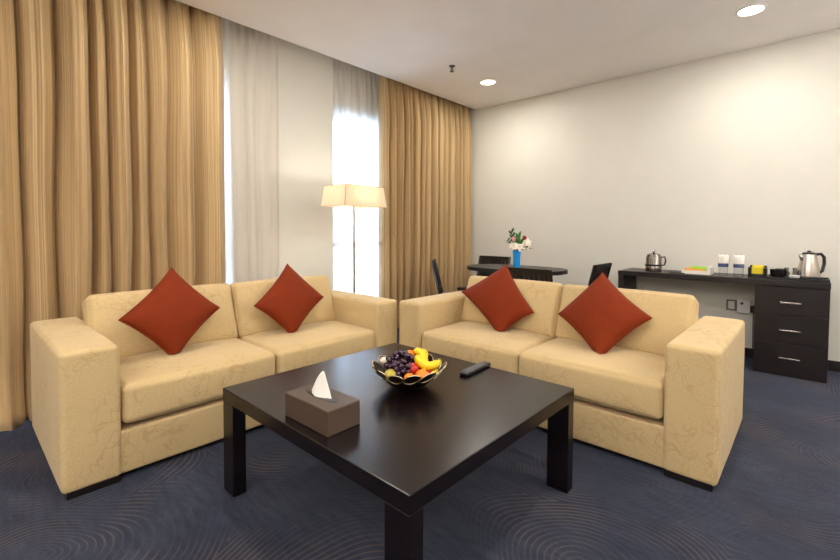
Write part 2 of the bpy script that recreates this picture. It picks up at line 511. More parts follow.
c = curtain_mesh('curtain', lb, -3.455, .15, .012, 2.90, M_CURT, 3, nz=56, per=18, flare=.16, wander=.008, lean=.06, wr=.004)
tag(c, 'wide floor-length gold striped curtain hanging behind the sofa at left', 'curtain', 'gold curtains on the window wall')
rb = [3.20]
rr = random.Random(12)
while rb[-1] < 4.72: rb.append(rb[-1] + rr.uniform(.075, .135))
rb[-1] = 4.80
c = curtain_mesh('curtain', rb, -3.46, .14, .012, 2.90, M_CURT, 9, nz=50, per=12, wander=.006, lean=.05, wr=.0035)
tag(c, 'gold curtain in narrow folds filling the corner beside the desk wall', 'curtain', 'gold curtains on the window wall')
sb = [-1.5 + .16*i for i in range(18)]
sb = [-1.5]
rr = random.Random(5)
while sb[-1] < 1.9: sb.append(sb[-1] + rr.uniform(.07, .13))
sb[-1] = 2.045
c = curtain_mesh('sheer_curtain', sb, -3.59, .04, .012, 2.90, M_SHEER, 4, nz=30, per=10, wander=.012, wr=.002, power=.9)
tag(c, 'white sheer curtain between the wide gold curtain and the white pillar', 'curtain', 'sheer curtains at the windows')
sb = [2.60]
while sb[-1] < 4.6: sb.append(sb[-1] + rr.uniform(.06, .11))
c = curtain_mesh('sheer_curtain', sb, -3.67, .05, .012, 2.90, M_SHEER, 6, nz=30, per=10, wander=.01, wr=.002, power=.9)
tag(c, 'white sheer curtain glowing in the bright window behind the floor lamp', 'curtain', 'sheer curtains at the windows')

# ------------------------------------------------------------------ sofas
def make_sofa(label, loc, rz, group):
    t = thing('sofa', label, 'sofa', loc, rz, group)
    W, D = .97, .90
    ft = [(-W+.016, -W+.205, .004, .12), (W-.205, W-.016, .004, .12), (-W+.01, -W+.19, D-.12, D-.01), (W-.19, W-.01, D-.12, D-.01)]
    for a, b, c, d in ft:
        obj('foot', box(a, b, c, d, 0, .034, .003), M_DARKW, t)
    # plinth board set back under the seat
    obj('plinth', box(-W+.19, W-.19, .05, .075, .012, .05), M_DARKW, t)
    bm = soft_box(2*W-.42+.02, D-.03, .195, .012, n=9); shift(bm, (0, D/2+.0, .123))
    obj('base', bm, M_SOFA, t, True, 60)
    for s in (-1, 1):
        bm = soft_box(.212, D+.02, .594, .022, (.004, .004, .006), n=19, wob=.0015, seed=s); shift(bm, (s*(W-.106), D/2+.01, .023+.297))
        obj('armrest', bm, M_SOFA, t, True)
    bm = soft_box(2*W-.40+.01, .17, .54, .03, (0, .004, .006), n=15); shift(bm, (0, D-.087, .06+.27))
    obj('back_frame', bm, M_SOFA, t, True)
    for s in (-1, 1):
        w = .765 - .004
        bm = soft_box(w-.012, .665, .18, .03, (.0, .008, .022), n=23, wob=.003, seed=3+s); shift(bm, (s*.378, .334+.0, .336))
        obj('seat_cushion', bm, M_SOFA, t, True)
        # piping-like seam running round the cushion
        bm = soft_box(w+.014, .15, .38, .034, (.0, .055, .008), n=23, wob=.004, seed=8+s)
        bmesh.ops.transform(bm, matrix=Matrix.Rotation(math.radians(-19), 4, 'X'), verts=bm.verts)
        shift(bm, (s*.388, .60, .575))
        obj('back_cushion', bm, M_SOFA, t, True)
    return t
sofa = make_sofa('beige floral two-seat sofa along the window wall, left of the coffee table', (-2.249, 1.263, 0), PI/2, 'beige sofas around the coffee table')
dup(sofa, (-1.246, 2.200, 0), 0, 'beige floral two-seat sofa in front of the desk wall, right of the coffee table')

# ------------------------------------------------------------------ rust cushions
def pillow(label, b, r, t_, l, th, fwd, seed, k=.985, floor_z=.455):
    cam = Vector((0, 0, 1.125))
    q = [cam + (Vector(p)-cam)*k for p in (b, r, t_, l)]
    B, R, T, Lf = q
    ctr = (B+R+T+Lf)/4
    nrm = (R-Lf).cross(T-B).normalized()
    if nrm.dot(Vector(fwd)) < 0: nrm = -nrm
    bm = bmesh.new(); n = 26
    grids = []
    for side in (1, -1):
        g = []
        for i in range(n+1):
            row = []
            for j in range(n+1):
                u = -1+2*i/n; v = -1+2*j/n
                u = math.sin(u*PI/2)*.35 + u*.65; v = math.sin(v*PI/2)*.35+v*.65
                uu = u*(1-.09*(1-v*v)); vv = v*(1-.09*(1-u*u))
                # corners pull out to a point
                p = (B*(1-uu)*(1-vv) + R*(1+uu)*(1-vv) + T*(1+uu)*(1+vv) + Lf*(1-uu)*(1+vv))/4
                h = th*max(0, (1-u*u)*(1-v*v))**.42
                p = p + nrm*h*side*(1 if side > 0 else .75)
                p += nrm*.006*noise.noise(Vector((u*2.2+seed, v*2.2, side)))*h/th
                if p.z < floor_z:
                    p.z = floor_z - (floor_z-p.z)*.02
                row.append(p)
            g.append(row)
        grids.append(g)
    vs = {}
    def V(s, i, j):
        key = (i, j, 0) if i in (0, n) or j in (0, n) else (i, j, s)
        if key not in vs: vs[key] = bm.verts.new(grids[s][i][j] - ctr)
        return vs[key]
    for s in (0, 1):
        for i in range(n):
            for j in range(n):
                f = [V(s, i, j), V(s, i+1, j), V(s, i+1, j+1), V(s, i, j+1)]
                if s: f = f[::-1]
                bm.faces.new(f)
    o = obj('throw_cushion', bm, M_PILLOW, None, True)
    o.location = ctr
    tag(o, label, 'cushion', 'rust red throw cushions on the sofas')
    # seam cord round the edge
    ring = [grids[0][i][0] for i in range(n)] + [grids[0][n][j] for j in range(n)] + [grids[0][i][n] for i in range(n, 0, -1)] + [grids[0][0][j] for j in range(n, 0, -1)]
    obj('piping', tube([p-ctr for p in ring], .0035, 6, True), M_PILLOW, o, True)
    return o
pillow('rust orange cushion on the left seat of the window-side sofa, nearest the wide gold curtain', (-2.60, .834, .40), (-2.70, 1.125, .645), (-2.86, .908, .895), (-2.70, .600, .646), .085, (1, 0, 0), 1, .975)
pillow('rust orange cushion on the right seat of the window-side sofa, near the white pillar', (-2.58, 1.557, .40), (-2.70, 1.89, .627), (-2.86, 1.685, .877), (-2.70, 1.348, .626), .085, (1, 0, 0), 2, .975)
pillow('rust orange cushion on the left seat of the desk-side sofa, in front of the vase', (-1.575, 2.55, .40), (-1.402, 2.7, .570), (-1.716, 2.86, .872), (-2.020, 2.7, .652), .085, (0, -1, 0), 3, .975)
pillow('rust orange cushion on the right seat of the desk-side sofa, nearest the desk', (-.872, 2.47, .40), (-.667, 2.7, .634), (-1.002, 2.86, .860), (-1.226, 2.7, .583), .085, (0, -1, 0), 4, .975)

# ------------------------------------------------------------------ coffee table
TX0, TX1, TY0, TY1, TT = -1.864, -.748, .785, 1.822, .445
t = thing('coffee_table', 'large square dark espresso wood coffee table between the two sofas', 'coffee table', ((TX0+TX1)/2, (TY0+TY1)/2, 0))
hx, hy = (TX1-TX0)/2, (TY1-TY0)/2
obj('tabletop', box(-hx, hx, -hy, hy, TT-.055, TT, .003), M_WOOD, t)
for sx in (-1, 1):
    for sy in (-1, 1):
        a, b = sorted((sx*hx, sx*(hx-.097))); c_, d_ = sorted((sy*hy, sy*(hy-.058)))
        obj('leg', box(a+.001, b-.001, c_+.001, d_-.001, 0, TT-.055, .003), M_WOOD, t)

# tissue box
t = thing('tissue_box', 'taupe leather tissue box with a white tissue poking out, on the coffee table', 'tissue box', (-1.288, .893, TT), math.radians(1))
bx, by, bz = .130, .070, .087
bm = box(-bx, bx, -by, by, 0, bz, .004)
obj('box_body', bm, M_LEATHER, t)
sl = []
for k in range(24):
    a = 2*PI*k/24; sl.append((.088*math.cos(a), .022*math.sin(a)))
bm = bmesh.new(); lo = [bm.verts.new((x, y, bz+.0002)) for x, y in sl]; hi = [bm.verts.new((x, y, bz+.0012)) for x, y in sl]
bm.faces.new(hi)
for k in range(24): bm.faces.new((lo[k], lo[(k+1) % 24], hi[(k+1) % 24], hi[k]))
obj('slot', bm, M_BLACK, t)
bm = bmesh.new(); rows = []
for i in range(13):
    f = i/12; row = []
    for k in range(28):
        a = 2*PI*k/28
        w = (1-f)**.8
        r = (.047*w + .003)*(1+.16*math.sin(a*3+f*2)+.08*math.sin(a*7))
        row.append(bm.verts.new((r*math.cos(a)*1.05 + .018*f*f - .008, r*math.sin(a)*.34, bz + .001 + .090*f - .006*math.sin(a*2)*f*(1-f))))
    rows.append(row)
for a, b in zip(rows, rows[1:]):
    for k in range(28): bm.faces.new((a[k], a[(k+1) % 28], b[(k+1) % 28], b[k]))
bm.faces.new(rows[-1])
obj('tissue', bm, M_PAPER, t, True)

# remote control
t = thing('remote_control', 'black remote control lying on the coffee table beside the fruit bowl', 'remote', (-1.197, 1.72, TT), math.radians(3))
bm = soft_box(.046, .225, .019, .008, (0, 0, .001), n=8); shift(bm, (0, 0, .010))
obj('casing', bm, M_BLACK, t, True)
bm = bmesh.new()
for i in range(9):
    for j in range(3):
        add_box(bm, -.016+.0125*j-.004, -.016+.0125*j+.004+.003, -.09+.019*i, -.09+.019*i+.009, .0195, .0225, .001, 1)
k = obj('keypad', bm, M_RUBBER, t); k['label'] = 'small grey rubber keys'

# ------------------------------------------------------------------ fruit bowl
BC = Vector((-1.293, 1.349, TT))
bowl = thing('fruit_bowl', 'dark bronze leaf-pattern bowl with silver edging, holding fruit on the coffee table', 'bowl', BC)
def bowl_r(z): return .052 + .115*(max(0, z)/.1)**.62
prof = [(0.0, .006), (.05, .006)] + [(bowl_r(z), z+.004) for z in (.004, .01, .02, .032, .045, .058)]
inner = [(r-.004, z+.002) for r, z in prof[::-1][:-1]] + [(0, .010)]
obj('dish', lathe(prof + inner, 40), M_BRONZE, bowl, True, 50)
obj('foot_ring', lathe([(.046, 0), (.05, 0), (.05, .007), (.046, .007), (.046, 0)], 32, cap=False), M_BRONZE, bowl, True, 40)
def on_bowl(a, z, off=0):
    r = bowl_r(z) + off
    return Vector((r*math.cos(a), r*math.sin(a), z+.004))
NL = 13
for k in range(NL):
    a0 = 2*PI*(k+.5)/NL
    wob = .004*math.sin(k*2.3)
    ring = []
    for i in range(28):
        s = 2*PI*i/28
        da = math.cos(s)*.235; zz = .072 + wob + math.sin(s)*.022*(1-.35*abs(math.cos(s))**3) + .008*math.cos(s)
        ring.append(on_bowl(a0+da, zz, .001))
    bm = bmesh.new(); c0 = on_bowl(a0, .072, .0)
    cv = bm.verts.new(c0); vv = [bm.verts.new(p) for p in ring]
    c1 = on_bowl(a0, .072, -.003); cw = bm.verts.new(c1); vw = [bm.verts.new(p - Vector((p.x, p.y, 0)).normalized()*.003) for p in ring]
    for i in range(28):
        bm.faces.new((cv, vv[i], vv[(i+1) % 28])); bm.faces.new((cw, vw[(i+1) % 28], vw[i])); bm.faces.new((vv[i], vw[i], vw[(i+1) % 28], vv[(i+1) % 28]))
    lf = obj('leaf_panel', bm, M_BRONZE, bowl)
    e = obj('wire_edge', tube(ring, .0024, 6, True), M_SILVER, lf, True); e['label'] = 'silver wire edge'

def sphere(r, seg=16, sc=(1, 1, 1), dimple=0.0):
    bm = bmesh.new(); bmesh.ops.create_uvsphere(bm, u_segments=seg, v_segments=max(8, seg*3//4), radius=r)
    for v in bm.verts:
        if dimple:
            q = math.hypot(v.co.x, v.co.y)/r
            v.co.z -= math.copysign(1, v.co.z)*dimple*math.exp(-(q/.3)**2)
        v.co = Vector((v.co.x*sc[0], v.co.y*sc[1], v.co.z*sc[2]))
    return bm
def fruit(name, label, cat, loc, bm, m, stem=True, group=None, rot=(0, 0, 0), r=.03):
    o = obj(name, bm, m, None, True); o.location = BC + Vector(loc); o.rotation_euler = rot
    tag(o, label, cat, group)
    if stem:
        obj('stem', tube([(0, 0, r*.75), (.001, 0, r*.95), (.004, 0, r*1.15)], .0018, 5), M_BANTIP, o)
    return o
right = Vector((.739, .6736, 0)); fwdv = Vector((-.6736, .739, 0))
def bl(r_, f_, z): v = right*r_ + fwdv*f_; return (v.x, v.y, z)
# grapes: one bunch
g0 = BC + Vector(bl(-.034, -.005, .084))
bunch = thing('grape_bunch', 'bunch of dark purple grapes heaped on the left half of the fruit bowl', 'grapes', g0)
pts = []
rr = random.Random(21)
tries = 0
while len(pts) < 88 and tries < 30000:
    tries += 1
    a = rr.uniform(0, 2*PI); q = math.sqrt(rr.random())
    rx, ry = .074*q*math.cos(a), .078*q*math.sin(a)
    z = rr.uniform(-.03*(1-q*q)-.012, .055*(1-q*q)+.016)
    p = Vector(bl(rx, ry, z)) ; p.z = z
    if all((p-o).length > .0178 for o in pts): pts.append(p)
gm = None
for i, p in enumerate(pts):
    if gm is None:
        o = obj('grape', sphere(.0118, 14, (1, 1, 1.12)), M_GRAPE, bunch, True); gm = o.data
    else:
        o = bpy.data.objects.new('grape', gm); COL.objects.link(o); o.parent = bunch
    o.location = p; o.rotation_euler = (rr.uniform(-1, 1), rr.uniform(-1, 1), 0)
bm = bmesh.new()
for p in pts[:26]: add_tube(bm, [Vector((0, 0, -.01)), p*.5 + Vector((0, 0, .004)), p], .0012, 4)
obj('stalk', bm, M_STEMG, bunch)
# bananas
def banana(label, pts, group):
    n = 20; P = [Vector(p) for p in pts]; out = []
    for i in range(n+1):
        s = i/n
        out.append(P[0]*(1-s)**3 + P[1]*3*s*(1-s)**2 + P[2]*3*s*s*(1-s) + P[3]*s**3)
    rad = [.0185*min(1, .35+ (i/n)*5, .35+(1-i/n)*5) for i in range(n+1)]
    c0 = out[n//2].copy()
    o = obj('banana', tube([p-c0 for p in out], rad, 8), M_BANANA, None, True)
    o.location = BC + c0; tag(o, label, 'banana', group)
    e = obj('banana_stem', tube([out[-1]-c0, out[-1]-c0+(out[-1]-out[-2]).normalized()*.014], [.0058, .0042], 6), M_BANTIP, o)
    e2 = obj('banana_tip', tube([out[0]-c0, out[0]-c0+(out[0]-out[1]).normalized()*.005], [.0055, .003], 6), M_BANTIP, o)
banana('yellow banana curving along the right rim of the fruit bowl', [bl(.035, .03, .124), bl(.04, -.06, .115), bl(.10, -.075, .09), bl(.135, .0, .112)], 'bananas in the fruit bowl')
banana('yellow banana lying behind the other one at the top of the fruit bowl', [bl(.022, .06, .138), bl(.062, .045, .145), bl(.075, -.02, .118), bl(.068, -.062, .088)], 'bananas in the fruit bowl')
fruit('orange', 'small orange at the front right rim of the fruit bowl', 'orange', bl(.058, -.083, .072), sphere(.029, 20, (1, 1, .94)), M_ORANGE, False, 'oranges in the fruit bowl')
fruit('mandarin', 'mandarin resting at the very front of the fruit bowl between the pear and the orange', 'mandarin', bl(.006, -.095, .066), sphere(.024, 20, (1, 1, .9)), M_ORANGE, False)
fruit('lemon', 'yellow lemon at the far right inside the fruit bowl under the banana', 'lemon', bl(.098, -.02, .072), sphere(.027, 20, (1.2, 1, .95)), M_BANANA, False)
fruit('plum', 'dark red plum between the orange and the lemon in the fruit bowl', 'plum', bl(.082, -.055, .066), sphere(.022, 18), M_APPLE, False)
fruit('orange', 'orange at the back of the fruit bowl behind the grapes', 'orange', bl(.004, .065, .112), sphere(.030, 20, (1, 1, .94)), M_ORANGE, False, 'oranges in the fruit bowl')
fruit('apple', 'red apple between the grapes and the bananas', 'apple', bl(.020, -.045, .092), sphere(.027, 20, (1, 1, .9), .006), M_APPLE, True, None, (0, .2, 0), .027)
fruit('apple', 'yellow apple at the back of the fruit bowl', 'apple', bl(.058, .088, .112), sphere(.030, 20, (1, 1, .9), .006), M_BANANA, True, None, (.2, 0, 0), .03)
fruit('pear', 'yellow green pear at the front left rim of the fruit bowl', 'pear', bl(-.075, -.076, .072), sphere(.027, 20, (1, 1.2, .95)), M_PEAR, True, None, (0, 0, .5), .026)
fruit('lychee', 'small pale fruit at the far left rim of the fruit bowl', 'fruit', bl(-.108, .022, .104), sphere(.019, 16, (1.15, 1, .9)), M_LYCHEE, False)

# ------------------------------------------------------------------ floor lamp
t = thing('floor_lamp', 'floor lamp with a rectangular cream shade on a thin chrome pole, behind the sofas', 'floor lamp', (-3.08, 2.49, 0))
obj('base', lathe([(0, 0), (.15, 0), (.15, .012), (.145, .018), (.02, .022), (0, .022)], 40), M_CHROME, t, True, 35)
obj('pole', tube([(0, 0, .02), (0, 0, .8), (0, 0, 1.40)], .011, 12), M_STEEL, t, True, 60)
sh = bmesh.new()
z0, z1 = 1.338, 1.522
def shade_ring(k, z):
    return [sh.verts.new(p) for p in ((-.175*k, -.24*k, z), (.175*k, -.24*k, z), (.175*k, .24*k, z), (-.175*k, .24*k, z))]
A, B = shade_ring(1, z0), shade_ring(.90, z1); A2, B2 = shade_ring(.985, z0), shade_ring(.885, z1)
for i in range(4):
    j = (i+1) % 4
    sh.faces.new((A[i], A[j], B[j], B[i])); sh.faces.new((A2[j], A2[i], B2[i], B2[j]))
    sh.faces.new((A[j], A[i], A2[i], A2[j])); sh.faces.new((B[i], B[j], B2[j], B2[i]))
s = obj('lamp_shade', sh, M_SHADE, t)
bm = bmesh.new()
for k, z in ((1.0, z0), (.90, z1)):
    q = [(-.176*k, -.241*k), (.176*k, -.241*k), (.176*k, .241*k), (-.176*k, .241*k)]
    for i in range(4): add_tube(bm, [(*q[i], z), (*q[(i+1) % 4], z)], .003, 6)
for a in (-1, 1):
    for b in (-1, 1): add_tube(bm, [(a*.176, b*.241, z0), (a*.158, b*.217, z1)], .003, 6)
obj('shade_trim', bm, M_SHTRIM, s)
bm = bmesh.new()
for a in ((.155, 0), (-.155, 0), (0, .212), (0, -.212)): add_tube(bm, [(0, 0, 1.40), (a[0], a[1], 1.50)], .0025, 6)
obj('shade_carrier', bm, M_CHROME, t)
bm = sphere(.026, 14, (1, 1, 1.2)); shift(bm, (0, 0, 1.432)); obj('bulb', bm, M_BULB, t, True)

# ------------------------------------------------------------------ downlights and sprinkler
def downlight(x, y, label, first=None):
    if first: return dup(first, (x, y, H), 0, label)
    t = thing('downlight', label, 'ceiling light', (x, y, H), 0, 'round ceiling downlights')
    obj('trim_ring', lathe([(.074, 0), (.094, 0), (.092, -.005), (.078, -.008), (.074, 0)], 40, cap=False), M_WHITE, t, True, 40)
    obj('lens', lathe([(0, -.001), (.074, -.001), (.074, -.005), (0, -.006)], 40, cap=False), M_LENS, t)
    return t
vis = [(-.379, 4.011, 'lit round downlight at the top right of the ceiling, nearest the camera'), (-2.672, 4.023, 'lit round downlight in the ceiling close to the curtained corner')]
d0 = downlight(*vis[0]); downlight(*vis[1], first=d0)
hid = [(-2.672, 1.15), (-.379, 1.15), (1.91, 4.01), (-.379, -1.6)]
for x, y in hid:
    d = downlight(x, y, 'lit round downlight in the ceiling outside the view', d0)
t = thing('fire_sprinkler', 'small dark fire sprinkler head on the ceiling between the curtain and the downlight', 'sprinkler', (-2.683, 3.401, H))
obj('escutcheon', lathe([(0, 0), (.03, 0), (.026, -.008), (.012, -.012), (0, -.012)], 24), M_SPR, t, True, 40)
obj('sprinkler_head', lathe([(.008, -.01), (.008, -.03), (.014, -.034), (.004, -.05), (.02, -.052), (.02, -.056), (0, -.056)], 20), M_SPR, t, True, 40)

# ------------------------------------------------------------------ desk
DX0, DX1, DYF, DH = -1.393, .110, 4.390, .75
t = thing('desk', 'long dark wood wall desk with three drawers at its right end', 'desk', (0, DYF, 0))
dd = YB - DYF - .016
obj('desktop', box(DX0, DX1, 0, dd, DH-.045, DH, .002), M_WOODM, t)
obj('side_panel', box(DX0+.002, DX0+.05, .003, dd, 0, DH-.045, .002), M_WOODM, t)
obj('drawer_cabinet', box(-.335, DX1-.002, .022, dd, 0.0, DH-.046, .002), M_WOODM, t)
zz = [.035, .263, .487, .704]
for i in range(3):
    dr = obj('drawer', box(-.334, DX1-.003, .0, .021, zz[i]-.002 if i else .002, zz[i+1]-.006, .002), M_WOODM, t)
    hz = (.145, .363, .581)[i]
    bm = bmesh.new()
    add_box(bm, -.176, -.048, -.024, -.014, hz-.006, hz+.006, .002)
    for xx in (-.165, -.065): add_box(bm, xx, xx+.008, -.016, .004, hz-.004, hz+.004)
    h = obj('handle', bm, M_STEEL, dr); h['label'] = 'brushed steel bar handle'

# kettle tray group
TR = (-.085, 4.575)
t = thing('serving_tray', 'black serving tray under the kettle at the right end of the desk', 'tray', (TR[0], TR[1], DH))
bm = bmesh.new(); add_box(bm, -.19, .19, -.13, .13, 0, .008, .003)
for a, b, c_, d_ in ((-.19, .19, -.13, -.122), (-.19, .19, .122, .13), (-.19, -.182, -.122, .122), (.182, .19, -.122, .122)): add_box(bm, a, b, c_, d_, .007, .02, .002)
obj('tray_body', bm, M_BLACK, t)
ZT2 = DH + .009
t = thing('electric_kettle', 'stainless steel electric kettle with black lid and handle on the desk tray', 'kettle', (-.018, 4.59, ZT2), math.radians(35))
obj('power_base', lathe([(0, 0), (.078, 0), (.08, .012), (.07, .02), (0, .02)], 32), M_BLACK, t, True, 40)
obj('kettle_body', lathe([(0, .021), (.070, .021), (.070, .035), (.062, .10), (.049, .17), (.044, .196), (0, .196)], 40), M_STEEL, t, True, 40)
obj('lid', lathe([(.044, .196), (.043, .206), (.03, .212), (.012, .214), (.012, .224), (0, .226)], 32), M_BLACK, t, True, 40)
obj('spout', tube([(-.045, 0, .155), (-.058, 0, .176), (-.068, 0, .192)], [.016, .013, .009], 10, False), M_STEEL, t, True)
obj('handle', tube([(.045, 0, .196), (.085, 0, .20), (.108, 0, .175), (.11, 0, .12), (.098, 0, .065), (.07, 0, .045)], .0115, 10), M_BLACK, t, True)
def cup(loc, label, m, group, name='cup', cat='cup'):
    t = thing(name, label, cat, loc, 0, group)
    obj('cup_body', lathe([(0, 0), (.022, 0), (.034, .02), (.038, .068), (.036, .068), (.031, .022), (.018, .006), (0, .006)], 28), m, t, True, 50)
    obj('handle', tube([(.034, 0, .042), (.05, 0, .04), (.052, 0, .025), (.032, 0, .016)], .0035, 8), m, t, True)
    return t
cup((-.215, 4.53, ZT2), 'dark cup at the left end of the desk tray', M_BLACK, None)
cup((-.185, 4.62, ZT2), 'dark cup on the desk tray behind the front dark cup', M_BLACK, None)
t = thing('tea_cup', 'low white cup on the desk tray in front of the kettle', 'cup', (-.10, 4.50, ZT2))
obj('cup_body', lathe([(0, 0), (.02, 0), (.032, .014), (.036, .03), (.034, .03), (.028, .014), (0, .005)], 28), M_WHITE, t, True, 50)
for x, y, lb_ in ((-.155, 4.665, 'glass condiment jar with dark contents at the back of the desk tray, left one'), (-.10, 4.675, 'glass condiment jar with dark contents at the back of the desk tray, beside the kettle')):
    t = thing('condiment_jar', lb_, 'jar', (x, y, ZT2), 0, 'small jars on the desk tray')
    obj('jar_body', lathe([(0, 0), (.017, 0), (.017, .05), (.014, .06), (0, .06)], 20), M_GREYF, t, True, 40)
    obj('jar_lid', lathe([(.015, .06), (.017, .062), (.017, .078), (0, .08)], 20), M_STEEL, t, True, 40)
# tea packets holder
t = thing('tea_packet_holder', 'black holder filled with bright yellow tea packets on the desk', 'holder', (-.33, 4.53, DH))
bm = bmesh.new(); add_box(bm, -.062, .062, -.045, .045, 0, .006)
add_box(bm, -.062, -.042, -.045, .045, .006, .085, .001); add_box(bm, .042, .062, -.045, .045, .006, .085, .001); add_box(bm, -.056, .056, .039, .045, .006, .10, .001); add_box(bm, -.056, .056, -.045, -.039, .006, .035, .001)
obj('holder_body', bm, M_BLACK, t)
for i in range(5):
    p = obj('tea_packet', box(-.04+.001*i, .036+.001*i, -.034+.014*i, -.024+.014*i, .007, .088+.004*i, .003), M_YELLOW, None)
    p.location = (-.33, 4.53, DH)
    tag(p, 'bright yellow tea packet standing in the black holder on the desk', 'tea packet', 'yellow tea packets in the black holder')
# glasses with paper covers
def glass(loc, label):
    t = thing('drinking_glass', label, 'glass', loc, 0, 'paper-capped glasses on the desk')
    obj('glass_body', lathe([(0, 0), (.030, 0), (.033, .002), (.036, .13), (.034, .13), (.031, .006), (0, .006)], 32), M_GLASS, t, True, 50)
    obj('printed_band', lathe([(.0368, .078), (.0374, .104), (.0378, .104), (.0372, .078), (.0368, .078)], 32, cap=False), M_BLUEBAND, t, True, 40)
    bm = bmesh.new(); n = 32
    rings = []
    for r, z, w in ((.039, .112, 0), (.040, .168, 0), (.036, .180, .4), (.02, .176, 0), (0.001, .174, 0)):
        rings.append([bm.verts.new(((r+.0015*math.sin(k*PI/1.0))*math.cos(2*PI*k/n), r*math.sin(2*PI*k/n), z + w*.012*math.sin(k*PI/2.0))) for k in range(n)])
    for a, b in zip(rings, rings[1:]):
        for k in range(n): bm.faces.new((a[k], a[(k+1) % n], b[(k+1) % n], b[k]))
    obj('paper_cap', bm, M_PAPER, t, True)
    return t
glass((-.565, 4.50, DH), 'clear glass under a white paper cap, left of the pair on the desk')
glass((-.455, 4.49, DH), 'clear glass under a white paper cap, right of the pair and nearer the tea packets')
# stationery
t = thing('stationery_tray', 'shallow white tray holding printed cards on the desk', 'tray', (-.765, 4.58, DH))
bm = bmesh.new(); add_box(bm, -.11, .11, -.09, .09, 0, .006, .002)
add_box(bm, -.11, .11, -.09, -.085, .006, .03, .001); add_box(bm, .085, .11, -.085, .085, .006, .07, .003); add_box(bm, -.11, -.105, -.085, .085, .006, .03, .001)
obj('tray_body', bm, M_PAPER, t)
def card(name, loc, rot, sx, sy, m, label):
    o = obj(name, box(-sx/2, sx/2, -sy/2, sy/2, 0, .004, .001), m); o.location = loc; o.rotation_euler = rot
    tag(o, label, 'card', 'printed cards in the stationery tray')
card('leaflet', (-.78, 4.565, DH+.038), (.12, 0, .1), .16, .11, M_ORANP, 'orange printed card lying in the white stationery tray')
card('leaflet', (-.745, 4.60, DH+.05), (.14, .05, -.2), .15, .10, M_GREENP, 'lime green printed card on top of the orange card in the stationery tray')
o = obj('pen', tube([(-.07, 0, .006), (.055, 0, .006), (.07, 0, .006)], [.005, .005, .0015], 8), M_BLACK, None, True); o.location = (-.90, 4.455, DH); o.rotation_euler = (0, 0, -.35)
tag(o, 'dark pen lying on the desk in front of the white stationery tray', 'pen')
# coffee press / pot
t = thing('coffee_press', 'polished steel coffee press with knob lid near the left end of the desk', 'coffee pot', (-1.115, 4.53, DH), math.radians(35))
obj('pot_body', lathe([(0, .0), (.062, 0), (.064, .006), (.064, .045), (.060, .052), (.060, .12), (.052, .135), (0, .135)], 36), M_POT, t, True, 40)
obj('band', lathe([(.0645, .048), (.066, .048), (.066, .062), (.0645, .062), (.0645, .048)], 36, cap=False), M_BLACK, t, True, 40)
obj('lid', lathe([(.053, .135), (.05, .146), (.02, .156), (.008, .158), (.008, .164), (.013, .172), (.008, .18), (0, .181)], 28), M_POT, t, True, 50)
obj('handle', tube([(.06, 0, .12), (.09, 0, .125), (.098, 0, .09), (.088, 0, .055), (.062, 0, .05)], .006, 8), M_BLACK, t, True)
t.scale = (1.1, 1.1, 1.12)

# sockets
t = thing('wall_socket', 'grey-framed wall socket under the desk, left of the white box', 'socket', (-.535, YB, .46))
obj('plate', box(-.04, .04, -.010, 0, -.05, .05, .003), M_GREYF, t)
obj('socket_insert', box(-.024, .024, -.013, -.009, -.034, .034, .002), M_WHITE, t)
t = thing('junction_box', 'white plastic box with a blue mark on the wall under the desk', 'switch box', (-.443, YB, .457))
obj('housing', box(-.047, .047, -.04, 0, -.058, .058, .006), M_WHITE, t)
o = obj('indicator', lathe([(0, 0), (.012, 0), (.012, .004), (0, .004)], 16), M_BLUEBAND, t); o.rotation_euler = (PI/2, 0, 0); o.location = (-.012, -.038, .03); o['label'] = 'dark blue round indicator'
t = thing('power_plug', 'black plug in the wall beside the white box under the desk', 'plug', (-.372, YB, .44))
obj('plug_body', box(-.022, .022, -.045, 0, -.03, .03, .006), M_BLACK, t)
obj('cable', tube([(0, -.03, -.028), (0, -.032, -.12), (.0, -.02, -.30), (0, -.02, -.349)], .004, 6), M_BLACK, t, True)

# ------------------------------------------------------------------ dining set
t = thing('dining_table', 'dark wood dining table with rounded ends behind the desk-side sofa', 'dining table', (-2.27, 3.95, 0))
def slab(hx, hy, z0, z1, p=2.6, n=64):
    bm = bmesh.new(); lo = []; hi = []
    for k in range(n):
        a = 2*PI*k/n; c_, s_ = math.cos(a), math.sin(a)
        x = hx*math.copysign(abs(c_)**(2/p), c_); y = hy*math.copysign(abs(s_)**(2/p), s_)
        lo.append(bm.verts.new((x, y, z0))); hi.append(bm.verts.new((x, y, z1)))
    bm.faces.new(lo[::-1]); bm.faces.new(hi)
    for k in range(n): bm.faces.new((lo[k], lo[(k+1) % n], hi[(k+1) % n], hi[k]))
    return bm
obj('tabletop', slab(.53, .32, .715, .752), M_DARKW, t)
obj('apron', box(-.30, .30, -.15, .15, .66, .714, .003), M_DARKW, t)
for a in (-1, 1):
    for b in (-1, 1): obj('leg', box(a*.27-.025, a*.27+.025, b*.12-.025, b*.12+.025, 0, .66, .003), M_DARKW, t)
